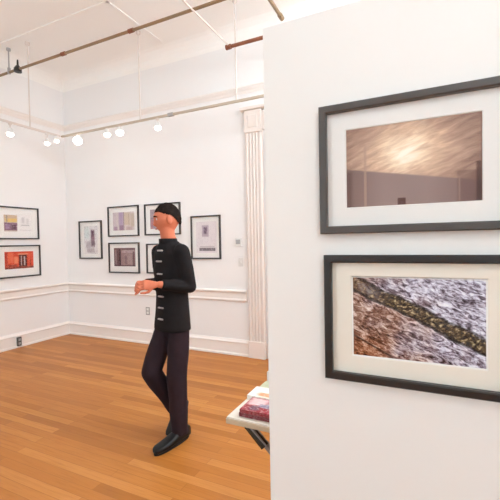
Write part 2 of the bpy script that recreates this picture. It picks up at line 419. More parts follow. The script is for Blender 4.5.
# soft cove between walls and ceiling
cove = [(E, CZ-.2)] + [(.2-.2*math.cos(a*PI/12), CZ-.2+.2*math.sin(a*PI/12)) for a in range(7)] + [(.2, CZ+.004), (E, CZ+.004)]
o = run_back('trim_5', cove, LX, RX); o.data.materials[0] = M['ceiling']
o = run_left('trim_6', cove, FY, BY); o.data.materials[0] = M['ceiling']
# flat bead lines on the ceiling, running both ways as in the panelled plaster
def cpt(bm, x0, y0, x1, y1, w=.035, h=.012):
    if abs(x1-x0) > abs(y1-y0): box(bm, x0, x1, y0-w/2, y0+w/2, CZ-h, CZ+.004)
    else: box(bm, x0-w/2, x0+w/2, y0, y1, CZ-h, CZ+.004)
bm = bmesh.new()
for y in (3.16, 1.3, -.6, -2.4): cpt(bm, LX+.2, y, RX, y)
for x in (-3.23, -.4, 2.0): cpt(bm, x, FY, x, BY-.2)
struct(obj('trim_7', bm, M['ceiling']))

# door in the back wall: only its fluted casing shows past the display wall
door = struct(plainbox('door_1', -1.80, -.62, BY-.03, BY+.002, .01, 2.86, mat=M['trim'], bev=.004))
def fluted(x0, x1, z0, z1):
    w = x1-x0
    pts = [(x0, E)]; n = 4
    pts += [(x0, .035), (x0+.012, .045)]
    fw = (w-.05)/n
    for k in range(n):
        a = x0+.025+k*fw
        pts += [(a, .045)]
        for j in range(1, 6):
            th = PI*j/6
            pts.append((a+fw*.44-fw*.4*math.cos(th), .045-.02*math.sin(th)))
        pts += [(a+fw*.88, .045)]
    pts += [(x1-.012, .045), (x1, .035), (x1, E)]
    bm = bmesh.new()
    extrude_poly(bm, pts, lambda x, d: (x, BY-d, z0), lambda x, d: (x, BY-d, z1))
    return bm
for x0 in (DX0, -.62):
    x1 = x0+.235 if x0 == DX0 else x0+.235
    obj('casing', fluted(x0+.005, x1-.005, .2, 2.9), M['casing'], door)
    bm = bmesh.new(); box(bm, x0, x1, BY-.056, BY+.003, 0, .215, .006); obj('plinth_block', bm, M['casing'], door)
    bm = bmesh.new(); box(bm, x0-.004, x1+.004, BY-.06, BY+.003, 2.88, 3.16, .008)
    box(bm, x0+.05, x1-.05, BY-.068, BY-.05, 2.94, 3.1, .008); obj('corner_block', bm, M['casing'], door)
bm = bmesh.new(); box(bm, DX0+.235, -.62, BY-.045, BY+.003, 2.9, 3.13, .006); obj('head_casing', bm, M['casing'], door)
bm = bmesh.new(); box(bm, DX0-.05, -.62+.285, BY-.09, BY+.003, 3.16, 3.2, .008); obj('cap', bm, M['casing'], door)
for z0, z1 in ((.25, 1.05), (1.25, 2.65)):
    for xa, xb in ((-1.68, -1.28), (-1.14, -.74)):
        bm = bmesh.new(); box(bm, xa, xb, BY-.042, BY-.028, z0, z1, .01); obj('raised_panel', bm, M['trim'], door)
bm = bmesh.new(); tube(bm, [(-.74, BY-.03, 1.05), (-.74, BY-.075, 1.05), (-.74, BY-.1, 1.05)], [.012, .014, .028]); obj('door_knob', bm, M['brass'], door, True)

# the display wall carrying the two large pictures
PY = 1.25; PT = .1
struct(plainbox('wall_partition', -.527, 1.7, PY, PY+PT, 0, 2.272, mat=M['panel'], bev=.003))

# ------------------------------------------------------------------ framed pictures
def frame_bm(w, h, b, d, lip=.006):
    bm = bmesh.new()
    def ring(x, z, y): return [bm.verts.new(p) for p in ((-x, y, -z), (x, y, -z), (x, y, z), (-x, y, z))]
    W, H = w/2, h/2
    R = [ring(W, H, 0), ring(W, H, -d+.003), ring(W-.003, H-.003, -d), ring(W-b+.004, H-b+.004, -d), ring(W-b, H-b, -d+.004), ring(W-b, H-b, -d*.35), ring(W-b+lip, H-b+lip, -d*.35), ring(W-b+lip, H-b+lip, 0)]
    for A, B in zip(R, R[1:]+R[:1]):
        for k in range(4): bm.faces.new((A[k], A[(k+1) % 4], B[(k+1) % 4], B[k]))
    return bm

def mat_bm(W, H, ox, oz, pw, ph, y0, y1, bev=.002):
    """mat board W x H with a window pw x ph centred at (ox, oz)"""
    bm = bmesh.new()
    def ring(x0, x1, z0, z1, y): return [bm.verts.new(p) for p in ((x0, y, z0), (x1, y, z0), (x1, y, z1), (x0, y, z1))]
    o_b = ring(-W, W, -H, H, y1); o_f = ring(-W, W, -H, H, y0)
    i_f = ring(ox-pw-bev, ox+pw+bev, oz-ph-bev, oz+ph+bev, y0); i_b = ring(ox-pw, ox+pw, oz-ph, oz+ph, y1)
    R = [o_b, o_f, i_f, i_b]
    for A, B in zip(R, R[1:]+R[:1]):
        for k in range(4): bm.faces.new((A[k], A[(k+1) % 4], B[(k+1) % 4], B[k]))
    return bm

def picture(w, h, b, d, pr, mats, label, loc, rz, group, bevel=None):
    """pr = (u0,u1,v0,v1) print window in metres from the lower left of the frame"""
    t = thing('framed_picture', label, 'framed picture', loc, rz, group)
    fm, mm, pm = mats
    obj('frame', frame_bm(w, h, b, d), fm, t)
    x0, x1, z0, z1 = pr
    ox, oz, pw, ph = (x0+x1)/2-w/2, (z0+z1)/2-h/2, (x1-x0)/2, (z1-z0)/2
    yb = -.004; yf = -d*.35+.0035
    if bevel:
        obj('mat_board', mat_bm(w/2-b+.004, h/2-b+.004, ox, oz, pw+bevel, ph+bevel, yf, yb), mm, t)
        obj('inner_mat', mat_bm(pw+bevel+.002, ph+bevel+.002, ox, oz, pw, ph, yf+.0015, yb), M['bevel'], t)
    else:
        obj('mat_board', mat_bm(w/2-b+.004, h/2-b+.004, ox, oz, pw, ph, yf, yb), mm, t)
    bm = bmesh.new(); box(bm, ox-pw-.003, ox+pw+.003, -.004, -.001, oz-ph-.003, oz+ph+.003); obj('print', bm, pm, t)
    bm = bmesh.new(); box(bm, -w/2+b-.004, w/2-b+.004, -d*.35-.0025, -d*.35-.0005, -h/2+b-.004, h/2-b+.004); obj('glass', bm, M['glass'], t)
    return t

k = PY/1.35
def S(v): return v*k
def Z(z): return 1.5+(z-1.5)*k
gp = 'pictures on the display wall'
def onpart(x0, x1, z0, z1, pr, mats, label, bevel=None, b=.025, d=.03):
    x0, x1, z0, z1 = S(x0), S(x1), Z(z0), Z(z1)
    p = (S(pr[0])-x0, S(pr[1])-x0, Z(pr[2])-z0, Z(pr[3])-z0)
    picture(x1-x0, z1-z0, b, d, p, mats, label, ((x0+x1)/2, PY+.0005, (z0+z1)/2), 0, gp, bevel)
onpart(-.3435, .262, 1.5225, 1.979, (-.251, .162, 1.615, 1.889), (M['frame_sheen'], M['mat'], M['p_amber']), 'large framed picture, amber streaks over a mauve band, upper one on the white display wall')
onpart(-.332, .268, .998, 1.446, (-.2335, .1705, 1.089, 1.3655), (M['frame'], M['mat_cream'], M['p_log']), 'large framed photograph of a dark log across pale leaves, lower one on the display wall', .004)

gb = 'small pictures on the back wall'
def onback(x0, x1, z0, z1, pr, pm, label, b=.02):
    """pr as fractions of the frame"""
    w, h = x1-x0, z1-z0
    p = (pr[0]*w, pr[1]*w, pr[2]*h, pr[3]*h)
    picture(w, h, b, .028, p, (M['frame_thin'], M['mat'], pm), label, ((x0+x1)/2, BY+.0005, (z0+z1)/2), 0, gb)
onback(-5.152, -4.645, 1.268, 1.884, (.2, .8, .13, .86), M['p_portrait'], 'narrow upright black framed print with a plum shape, nearest the room corner')
onback(-4.503, -3.879, 1.616, 2.083, (.15, .85, .2, .8), M['p_lavender'], 'black framed pale print of lavender and tan columns, above the mauve facade print')
onback(-4.503, -3.884, 1.05, 1.523, (.16, .86, .22, .82), M['p_facade'], 'black framed dark mauve print of a building facade, below the lavender print')
onback(-3.766, -3.12, 1.62, 2.08, (.15, .85, .2, .82), M['p_behind'], 'black framed grey violet print right behind the head of the walking person')
onback(-3.745, -3.12, 1.056, 1.497, (.14, .86, .18, .82), M['p_shutters'], 'black framed print of dark horizontal slats, half hidden behind the black jacket')
onback(-2.945, -2.472, 1.272, 1.868, (.16, .86, .14, .86), M['p_sheet'], 'upright black framed pale print with a small purple square, beside the light switches')
gl = 'pictures on the left wall'
def onleft(y0, y1, z0, z1, pr, pm, label, b=.02):
    w, h = y1-y0, z1-z0
    p = (pr[0]*w, pr[1]*w, pr[2]*h, pr[3]*h)
    picture(w, h, b, .028, p, (M['frame_thin'], M['mat'], pm), label, (LX-.0005, (y0+y1)/2, (z0+z1)/2), PI/2, gl)
onleft(3.15, 3.804, 1.597, 2.076, (.2, .84, .24, .76), M['p_yellow'], 'black framed print with a yellow and purple block, upper one on the left wall')
onleft(3.14, 3.815, 1.033, 1.511, (.2, .84, .27, .8), M['p_red'], 'black framed bright red shopfront print, lower one on the left wall')

# ------------------------------------------------------------------ wall plates
def plate(name, label, cat, loc, rz, w, h, d, mat, extras):
    t = thing(name, label, cat, loc, rz)
    bm = bmesh.new(); box(bm, -w/2, w/2, -d, .0005, -h/2, h/2, .003); obj('cover_plate', bm, mat, t)
    for nm, x0, x1, z0, z1, dd, m in extras:
        bm = bmesh.new(); box(bm, x0, x1, -d-dd, -d+.002, z0, z1, .001); obj(nm, bm, m, t)
    return t
plate('thermostat', 'small grey and white thermostat on the back wall, above the light switch', 'thermostat', (-2.205, BY, 1.50), 0, .085, .11, .022, M['plastic_white'], [('dial', -.03, .03, -.03, .03, .008, M['plastic_grey'])])
plate('light_switch', 'white light switch plate on the back wall, below the thermostat', 'light switch', (-2.178, BY, 1.235), 0, .075, .115, .007, M['plastic_white'], [('toggle', -.008, .008, -.014, .014, .01, M['plastic_white'])])
plate('wall_outlet', 'white power outlet low on the back wall below the chair rail', 'outlet', (-3.755, BY, .49), 0, .075, .12, .007, M['plastic_grey'], [('socket', -.02, .02, .008, .042, .003, M['plastic_white']), ('socket', -.02, .02, -.042, -.008, .003, M['plastic_white'])])
plate('baseboard_outlet', 'dark grey outlet box on the left baseboard under the red print', 'outlet', (LX+.022, 3.425, .09), PI/2, .06, .13, .03, M['plastic_dark'], [('socket', -.018, .018, .01, .045, .003, M['plastic_grey']), ('socket', -.018, .018, -.045, -.01, .003, M['plastic_grey'])])

# ------------------------------------------------------------------ light tracks, rods, spot lamps
TY, TZ = 3.78, 3.10
TX = LX+.62
rz_prof = .014
t = thing('light_track', 'thin tan light track hanging on rods along the back wall', 'light track', (-3.2, TY, CZ))
def local(o, bmfn, name, mat):
    bm = bmesh.new(); bmfn(bm)
    bmesh.ops.translate(bm, verts=bm.verts, vec=-Vector(o.location)); return obj(name, bm, mat, o)
local(t, lambda bm: box(bm, TX, RX-.05, TY-.014, TY+.014, TZ-.013, TZ+.013, .003), 'rail', M['track'])
for x in (-3.34, -1.93, -.4, 1.2, 2.8):
    def f(bm, x=x):
        tube(bm, [(x, TY, TZ), (x, TY, CZ-.03)], .008, 10)
    local(t, f, 'rod', M['rod'])
    local(t, lambda bm: tube(bm, [(x, TY, CZ+.001), (x, TY, CZ-.03), (x, TY, CZ-.05)], [.03, .03, .012], 16), 'ceiling_rose', M['rod'])
for x in (-2.85,):
    local(t, lambda bm: box(bm, x-.04, x+.04, TY-.02, TY+.02, TZ-.02, TZ+.02, .004), 'connector', M['plastic_grey'])
t2 = thing('light_track', 'pale light track hanging along the left wall', 'light track', (TX, 2, CZ))
local(t2, lambda bm: box(bm, TX-.014, TX+.014, FY+.3, TY-.03, TZ-.013, TZ+.013, .003), 'rail', M['rod'])
for y in (3.3, 1.6, -.2, -2.0):
    local(t2, lambda bm: tube(bm, [(TX, y, TZ), (TX, y, CZ-.03)], .008, 10), 'rod', M['rod'])
    local(t2, lambda bm: tube(bm, [(TX, y, CZ+.001), (TX, y, CZ-.03), (TX, y, CZ-.05)], [.03, .03, .012], 16), 'ceiling_rose', M['rod'])

def spot(loc, aim, label, group, energy, drop=.08, r=.045, size=95, warm=(.88, .95, 1)):
    """lamp hung from a track at loc, its reflector bulb turned to aim"""
    t = thing('spot_lamp', label, 'spot lamp', loc, 0, group)
    d = (Vector(aim)-(Vector(loc)-Vector((0, 0, drop)))).normalized()
    c = Vector((0, 0, -drop))
    bm = bmesh.new(); tube(bm, [(0, 0, -.014), (0, 0, -.03)], .022, 14); tube(bm, [(0, 0, -.03), c], .006, 8); obj('stem', bm, M['rod'], t)
    bm = bmesh.new(); tube(bm, [c-d*.06, c-d*.045, c-d*.01, c+d*.01], [.012, .026, .034, r*.98], 20); obj('lamp_head', bm, M['plastic_white'], t, True)
    bm = bmesh.new()
    q = d.to_track_quat('Z', 'Y').to_matrix().to_4x4()
    bmesh.ops.create_uvsphere(bm, u_segments=20, v_segments=12, radius=r, matrix=Matrix.Translation(c+d*.022) @ q @ Matrix.Diagonal((1, 1, .8, 1)))
    obj('bulb', bm, M['bulb'], t, True)
    L = bpy.data.lights.new('spot_light', 'SPOT'); L.energy = energy*.6; L.spot_size = math.radians(size); L.spot_blend = 1.0; L.shadow_soft_size = .06; L.color = warm
    lo = bpy.data.objects.new('spot_light', L); COL.objects.link(lo)
    lo.location = Vector(loc)+c+d*(.05+r); lo.rotation_euler = d.to_track_quat('-Z', 'Y').to_euler()
    return t
gs = 'spot lamps on the hanging tracks'
EB = 12
spot((-4.50, TY, TZ), (-2.6, 1.6, .6), 'brightest lit spot lamp, at the corner end of the back track', gs, EB, .095, .06)
spot((-3.93, TY, TZ), (-4.0, 4.05, .0), 'lit spot lamp on the back track, second from the room corner', gs, EB, .075, .045)
spot((-3.70, TY, TZ), (-3.5, 3.9, .0), 'lit spot lamp on the back track, third from the room corner', gs, EB, .08, .05)
spot((-3.06, TY, TZ), (-2.9, 3.95, .0), 'lit spot lamp on the back track between the two rods', gs, EB, .11, .04)
spot((TX, 3.03, TZ), (LX+.5, 2.9, .0), 'lit spot lamp on the left track, farthest from the room corner', gs, EB, .13, .04)
spot((TX, 3.55, TZ), (LX+.4, 3.5, .0), 'lit spot lamp low on the left track, second from the room corner', gs, EB, .13, .035)
spot((TX, 3.70, TZ), (LX+.5, 3.8, .0), 'small lit spot lamp on the left track, close to the corner', gs, EB, .06, .03)

# brass conduit across the ceiling in front, with its little black lamp holder
QY, QZ = 3.28, 3.92
t = thing('ceiling_conduit', 'long thin brass conduit crossing the ceiling above the room', 'conduit', (-3.5, QY, CZ))
local(t, lambda bm: tube(bm, [(LX+.01, QY, QZ), (RX-.01, QY, QZ)], .017, 12), 'pipe', M['brass'])
for x in (-4.12, -3.0, -1.7, -.2, 1.5):
    local(t, lambda bm: tube(bm, [(x-.035, QY, QZ), (x+.035, QY, QZ)], .024, 12), 'coupling', M['copper'])
for x in (-5.22, -.6, 2.0):
    local(t, lambda bm: (tube(bm, [(x, QY, QZ), (x, QY, CZ-.02)], .009, 10), tube(bm, [(x, QY, QZ-.02), (x, QY, QZ+.06)], .02, 12), tube(bm, [(x, QY, CZ-.03), (x, QY, CZ+.001)], .028, 12)), 'hanger', M['plastic_grey'])
local(t, lambda bm: (tube(bm, [(-5.03, QY, QZ-.035), (-5.03, QY, QZ+.01), (-5.03, QY, QZ+.04), (-5.03, QY, QZ+.06)], [.05, .048, .03, .012], 16), tube(bm, [(-5.03, QY, QZ+.05), (-5.03, QY, QZ+.13)], [.014, .009], 10)), 'lamp_holder', M['black'])
# shorter pipes to the right
SZ = 3.68
t = thing('copper_pipe', 'short copper pipe under the ceiling just left of the display wall top', 'pipe', (-1.97, 3.70, SZ))
local(t, lambda bm: tube(bm, [(-1.96, 3.69, SZ), (.6, 3.69, SZ)], .02, 12), 'pipe', M['copper'])
local(t, lambda bm: tube(bm, [(-2.0, 3.69, SZ), (-1.94, 3.69, SZ)], .028, 12), 'end_cap', M['copper'])
local(t, lambda bm: tube(bm, [(-1.965, 3.69, SZ+.015), (-1.965, 2.2, SZ+.015), (-1.965, 2.2, CZ+.001)], .009, 10), 'branch_pipe', M['rod'])
local(t, lambda bm: tube(bm, [(.2, 3.69, SZ), (.2, 3.69, CZ+.001)], .009, 10), 'hanger', M['rod'])
t = thing('brass_pipe', 'brass pipe end pointing into the room above the display wall', 'pipe', (-1.25, 3.4, SZ))
local(t, lambda bm: tube(bm, [(-1.25, 3.45, SZ), (-1.25, .6, SZ)], .018, 12), 'pipe', M['brass'])
local(t, lambda bm: tube(bm, [(-1.25, 3.40, SZ), (-1.25, 3.47, SZ)], .024, 12), 'end_cap', M['brass'])
for y in (.8, 2.4):
    local(t, lambda bm: tube(bm, [(-1.25, y, SZ), (-1.25, y, CZ+.001)], .009, 10), 'hanger', M['rod'])

# ------------------------------------------------------------------ folding table behind the display wall, with printed matter
TT = .74; tx0, tx1, ty0, ty1 = -.79, .06, 1.385, 2.02
t = thing('folding_table', 'small grey topped folding table behind the display wall', 'table', ((tx0+tx1)/2, (ty0+ty1)/2, 0))
local(t, lambda bm: box(bm, tx0+.004, tx1-.004, ty0+.004, ty1-.004, TT-.012, TT, .002), 'table_top', M['table_top'])
local(t, lambda bm: box(bm, tx0, tx1, ty0, ty1, TT-.03, TT-.006, .004), 'edge_band', M['table_edge'])
for y in (ty0+.06, ty1-.06):
    for a, b in (((tx0+.075, TT-.045), (tx1-.05, .012)), ((tx1-.075, TT-.045), (tx0+.05, .012))):
        yy = y+(.012 if a[0] < b[0] else -.012)
        def f(bm):
            d = (Vector((b[0], yy, b[1]))-Vector((a[0], yy, a[1])))
            box(bm, -.016, .016, -.008, .008, 0, d.length, .003)
            bmesh.ops.transform(bm, verts=bm.verts, matrix=Matrix.Translation((a[0], yy, a[1])) @ d.to_track_quat('Z', 'Y').to_matrix().to_4x4())
        local(t, f, 'leg', M['steel'])
        local(t, lambda bm: (box(bm, a[0]-.035, a[0]+.035, yy-.014, yy+.014, TT-.05, TT-.028, .003), tube(bm, [(a[0], yy-.017, a[1]-.012), (a[0], yy+.017, a[1]-.012)], .012, 14), tube(bm, [(a[0], yy, a[1]-.012), (a[0]+(b[0]-a[0])*.11, yy, a[1]-.012+(b[1]-a[1])*.11)], [.019, .021], 8)), 'bracket', M['black'])
        local(t, lambda bm: box(bm, b[0]-.02, b[0]+.02, yy-.014, yy+.014, 0, .02, .003), 'foot', M['black'])

def book(name, label, cat, x0, x1, y0, y1, z0, z1, cover, rz=0, pages=True):
    cx, cy = (x0+x1)/2, (y0+y1)/2
    t = thing(name, label, cat, (cx, cy, z0), rz)
    w, d, h = (x1-x0)/2, (y1-y0)/2, z1-z0
    c = .003
    bm = bmesh.new(); box(bm, -w, w, -d, d, h-c, h); obj('front_cover', bm, cover, t)
    bm = bmesh.new(); box(bm, -w, w, -d, d, 0, c); obj('back_cover', bm, cover, t)
    bm = bmesh.new(); box(bm, -w, w, -d, -d+.003, c, h-c); obj('spine', bm, cover, t)
    bm = bmesh.new(); box(bm, -w+.004, w-.004, -d+.003, d-.004, c, h-c); obj('pages', bm, M['paper'], t)
    return t
def cover(name, base, rects, seed):
    """covers lie flat: u across, v along y"""
    m = print_mat(name, base, rects, .06, 8, (232, 220, 214, .35), seed=seed)
    for l in list(m.node_tree.links):
        if l.from_node.type == 'SEPXYZ' and l.from_socket.name == 'Z':
            ts = l.to_socket; fn = l.from_node; m.node_tree.links.remove(l); m.node_tree.links.new(fn.outputs[1], ts)
    return m
M['c_red'] = cover('red_book_cover', (136, 30, 42), [(.05, .4, .45, .95, (228, 190, 190), .85, .06), (.45, .85, .5, .95, (216, 210, 216), .8, .06), (.15, .35, .1, .4, (86, 64, 84), .8, .06), (.3, .6, .35, .6, (112, 116, 140), .8, .05), (.6, .95, .15, .4, (178, 58, 64), .8, .05)], 3.1)
M['c_red2'] = cover('crimson_book_cover', (104, 18, 30), [(.1, .9, .1, .9, (120, 30, 40), .6, .05)], 5.1)
M['c_orange'] = cover('white_orange_leaflet', (232, 224, 216), [(.2, .9, .1, .45, (216, 128, 62), .85, .08), (.05, .4, .5, .9, (240, 238, 236), .8, .05)], 6.6)
M['c_green'] = cover('pale_green_leaflet', (186, 186, 158), [(.1, .6, .2, .8, (168, 172, 140), .7, .08)], 8.6)
book('book', 'crimson book lying at the front of the folding table, under the patterned one', 'book', -.737, -.51, 1.412, 1.55, TT, TT+.017, M['c_red2'])
book('book', 'red book with a white and pink patterned cover, topmost at the table front', 'book', -.735, -.515, 1.414, 1.548, TT+.017, TT+.032, M['c_red'])
book('leaflet_stack', 'stack of white and orange leaflets behind the red books', 'leaflets', -.782, -.56, 1.585, 1.70, TT, TT+.02, M['c_orange'])
book('leaflet_stack', 'flat pale green leaflets farther back on the folding table', 'leaflets', -.78, -.6, 1.72, 1.81, TT, TT+.008, M['c_green'])
t = thing('card_box', 'small white open box of cards at the back of the table', 'box', (-.722, 1.88, TT))
def f(bm):
    box(bm, -.06, .06, -.045, .045, 0, .004)
    for a in ((-.06, -.057, -.045, .045), (.057, .06, -.045, .045), (-.057, .057, -.045, -.042), (-.057, .057, .042, .045)): box(bm, *a, .004, .05)
bm = bmesh.new(); f(bm); obj('tray', bm, M['plastic_white'], t)
bm = bmesh.new()
for i in range(7): box(bm, -.05, .05, -.036+i*.011, -.028+i*.011, .004, .062)
obj('cards', bm, M['paper'], t)

# ------------------------------------------------------------------ the walking person
def V(l, f, z): return Vector((l, -f, z))       # l = to his left, f = forward
def evaluated(o):
    dg = bpy.context.evaluated_depsgraph_get()
    me = bpy.data.meshes.new_from_object(o.evaluated_get(dg))
    return me
def remeshed(name, bm, voxel, mat, parent, smooth_it=4, fac=.5):
    bmesh.ops.recalc_face_normals(bm, faces=bm.faces)
    me = bpy.data.meshes.new('tmp'); bm.to_mesh(me); bm.free()
    o = bpy.data.objects.new('tmp', me); COL.objects.link(o)
    m = o.modifiers.new('r', 'REMESH'); m.mode = 'VOXEL'; m.voxel_size = voxel; m.use_smooth_shade = True
    s = o.modifiers.new('s', 'SMOOTH'); s.factor = fac; s.iterations = smooth_it
    res = evaluated(o)
    bpy.data.objects.remove(o); bpy.data.meshes.remove(me)
    res.name = name
    for p in res.polygons: p.use_smooth = True
    res.materials.clear()
    return link(name, res, mat, parent)
def capsule(bm, pts, rad, seg=20):
    """tapered limb with rounded ends"""
    tube(bm, pts, rad, seg)
    for p, r in ((pts[0], rad[0]), (pts[-1], rad[-1])):
        bmesh.ops.create_uvsphere(bm, u_segments=seg, v_segments=12, radius=r, matrix=Matrix.Translation(p))
    for p, r in zip(pts[1:-1], rad[1:-1]):
        bmesh.ops.create_uvsphere(bm, u_segments=seg, v_segments=12, radius=r*.99, matrix=Matrix.Translation(p))

HEAD = math.radians(-34)
O = Vector((-1.765, 2.315, 0))
per = thing('person', 'person in a black thigh-length jacket and dark trousers walking across the wooden floor', 'person', O, math.radians(-14.6))
hip = {1: V(.072, .0, .90), -1: V(-.072, .0, .90)}
knee = {1: V(.088, .05, .48), -1: V(-.075, .16, .53)}
ank = {1: V(.088, .035, .085), -1: V(-.045, -.035, .20)}
sho = {1: V(.145, .02, 1.44), -1: V(-.145, .02, 1.44)}
elb = {1: V(.165, -.03, 1.17), -1: V(-.165, -.02, 1.17)}
wri = {1: V(.10, .195, 1.205), -1: V(-.065, .20, 1.20)}
HC = V(0, .036, 1.683)       # head centre
hm = Matrix.Translation(HC) @ Matrix.Rotation(HEAD, 4, 'Z') @ Matrix.Rotation(math.radians(6), 4, 'X') @ Matrix.Scale(1.04, 4)

def head_bm(bm):
    r = bmesh.ops.create_uvsphere(bm, u_segments=48, v_segments=36, radius=1.0)
    for v in r['verts']:
        x, y, z = v.co
        f = -y
        w = .076; d = .096; h = .118
        zz = z
        # jaw narrows, back of the skull is full
        if z < 0:
            w *= 1-.30*(-z)**1.3
            d *= 1-.10*(-z)
        X, F, Zz = x*w, f*d, zz*h
        if z < -.1 and f < 0: F *= 1-.35*min(1, (-z-.1)/.7)
        if f > .3:
            a = abs(X)
            F -= .011*math.exp(-((a-.032)/.016)**2-((Zz-.006)/.014)**2)        # eye sockets
            F += .006*math.exp(-(a/.05)**2-((Zz-.03)/.013)**2)                  # brow
            F += .007*math.exp(-(a/.022)**2-((Zz+.098)/.02)**2)                 # chin
            F += .005*math.exp(-(a/.026)**2-((Zz+.062)/.014)**2)                # mouth
            F -= .004*math.exp(-(a/.03)**2-((Zz+.08)/.007)**2)
        v.co = (X, -F, Zz)
    # nose
    n0 = len(bm.verts)
    prof = [(.024, .090, .006), (.008, .096, .008), (-.012, .101, .010), (-.028, .106, .0125), (-.038, .103, .0145), (-.044, .093, .011)]
    rings = []
    new = []
    for z, f, rr in prof:
        ring = [bm.verts.new((rr*math.cos(2*PI*q/12), -(f-.012)-.014*math.sin(2*PI*q/12), z)) for q in range(12)]
        rings.append(ring); new += ring
    skin_rings(bm, rings)
    ears = []
    for s in (1, -1):
        rr = bmesh.ops.create_uvsphere(bm, u_segments=14, v_segments=10, radius=1, matrix=Matrix.Translation((s*.077, .008, -.012)) @ Matrix.Rotation(s*.35, 4, 'Z') @ Matrix.Diagonal((.009, .019, .032, 1)))
        ears += rr['verts']
    bmesh.ops.transform(bm, verts=list(set(r['verts'] + new + ears)), matrix=hm)

body = bmesh.new()
head_bm(body)
capsule(body, [V(0, .015, 1.48), V(0, .035, 1.55), V(0, .045, 1.63)], [.064, .056, .056])
loft(body, [(V(0, 0, .84), .11, .08), (V(0, 0, .95), .115, .085), (V(0, .005, 1.08), .12, .09), (V(0, .01, 1.25), .115, .08), (V(0, .015, 1.38), .125, .08), (V(0, .015, 1.46), .11, .07), (V(0, .015, 1.51), .07, .06)])
for s in (1, -1):
    capsule(body, [sho[s], sho[s].lerp(elb[s], .5), elb[s]], [.05, .045, .037])
    capsule(body, [elb[s], elb[s].lerp(wri[s], .35), wri[s]], [.037, .036, .025])
    capsule(body, [hip[s], hip[s].lerp(knee[s], .4), knee[s]], [.072, .068, .05])
    capsule(body, [knee[s], knee[s].lerp(ank[s], .3), ank[s]], [.05, .052, .035])
def hand(bm, wrist, dirv, palm_n, side):
    """palm, four bent fingers of unequal length and a thumb leaving the side of the palm near its base"""
    d = dirv.normalized(); n = (palm_n-palm_n.project(d)).normalized(); x = d.cross(n)*side   # x points to the thumb side
    pal = [(wrist, .024, .018), (wrist+d*.03, .032, .016), (wrist+d*.065, .039, .0145), (wrist+d*.09, .038, .012)]
    rings = []
    for c, a, b in pal:
        rings.append([bm.verts.new(c+x*a*math.cos(2*PI*q/16)+n*b*math.sin(2*PI*q/16)) for q in range(16)])
    skin_rings(bm, rings)
    for off, ln, rr in ((.029, .068, .0085), (.0095, .077, .009), (-.0105, .071, .0085), (-.029, .055, .0075)):
        p = wrist+d*.082+x*off
        pts = [p]
        ang = .25
        for fr in (.45, .3, .25):
            ang += .38
            p = p+(d*math.cos(ang)+n*math.sin(ang))*ln*fr
            pts.append(p)
        capsule(bm, pts, [rr, rr*.95, rr*.88, rr*.75], 10)
    b0 = wrist+d*.03+x*.022
    b1 = b0+(d*.6+x*.7+n*.25).normalized()*.038
    b2 = b1+(d*.9+x*.15+n*.3).normalized()*.03
    b3 = b2+(d*.95-x*.1+n*.3).normalized()*.024
    capsule(bm, [b0, b1, b2, b3], [.013, .0105, .0095, .008], 10)
hand(body, wri[1]+V(-.01, .02, 0), V(-.42, .85, .05), V(-.8, -.3, -.35), 1)
hand(body, wri[-1]+V(.01, .02, 0), V(.30, .90, .0), V(.8, -.3, -.35), -1)
remeshed('body', body, .005, M['skin'], per, 3)

# face details
def inhead(p): return hm @ Vector(p)
for s in (1, -1):
    bm = bmesh.new(); bmesh.ops.create_uvsphere(bm, u_segments=14, v_segments=10, radius=.0105, matrix=hm @ Matrix.Translation((s*.031, -.0725, .006))); eye = obj('eye', bm, M['eye_white'], per, True)
    bm = bmesh.new(); bmesh.ops.create_uvsphere(bm, u_segments=12, v_segments=8, radius=.0066, matrix=hm @ Matrix.Translation((s*.031, -.0775, .006))); obj('iris', bm, M['iris'], eye, True)
    bm = bmesh.new(); tube(bm, [inhead((s*.016, -.094, .024)), inhead((s*.032, -.092, .029)), inhead((s*.05, -.076, .025))], [.004, .0045, .003], 8); obj('eyebrow', bm, M['hair'], per, True)
bm = bmesh.new(); tube(bm, [inhead((-.022, -.080, -.064)), inhead((-.01, -.0885, -.062)), inhead((0, -.090, -.063)), inhead((.01, -.0885, -.062)), inhead((.022, -.080, -.064))], [.003, .0055, .0055, .0055, .003], 8); obj('mouth', bm, M['lip'], per, True)
# short dark hair: a cap over the skull that stops above brow and ears
bm = bmesh.new()
r = bmesh.ops.create_uvsphere(bm, u_segments=96, v_segments=96, radius=1.0)
for v in r['verts']:
    x, y, z = v.co
    f = -y
    t_ = 1+.02*noise.noise(Vector((x*9, y*9, z*9)))
    v.co = (x*.080*t_, -(f*.100-.002)*t_, z*.121*t_)
def hairline(co):
    f = -co.y
    return .055 if f > .06 else (.055-(.06-f)*.45 if f > -.03 else .0145-(-.03-f)*1.1)+.006*noise.noise(co*60)
dele = [v for v in bm.verts if v.co.z < hairline(v.co)]
bmesh.ops.delete(bm, geom=dele, context='VERTS')
g = bmesh.ops.solidify(bm, geom=bm.faces[:], thickness=.006)
bmesh.ops.transform(bm, verts=bm.verts, matrix=hm)
obj('hair', bm, M['hair'], per, True)

# jacket
jb = bmesh.new()
loft(jb, [(V(0, .01, .835), .158, .114), (V(0, .01, .87), .157, .113), (V(0, .008, .98), .148, .106), (V(0, .008, 1.10), .140, .10), (V(0, .012, 1.22), .140, .10), (V(0, .018, 1.34), .146, .102), (V(0, .02, 1.42), .145, .095), (V(0, .02, 1.475), .115, .082), (V(0, .024, 1.50), .082, .07), (V(0, .03, 1.515), .066, .064)], 40, True, 2.3)
for s in (1, -1):
    capsule(jb, [sho[s]+V(-s*.01, 0, -.01), sho[s].lerp(elb[s], .5), elb[s]], [.062, .056, .05])
    end = elb[s].lerp(wri[s], .93)
    tube(jb, [elb[s], elb[s].lerp(wri[s], .5), end], [.05, .046, .04], 20)
jk = remeshed('jacket', jb, .007, M['jacket'], per, 5)
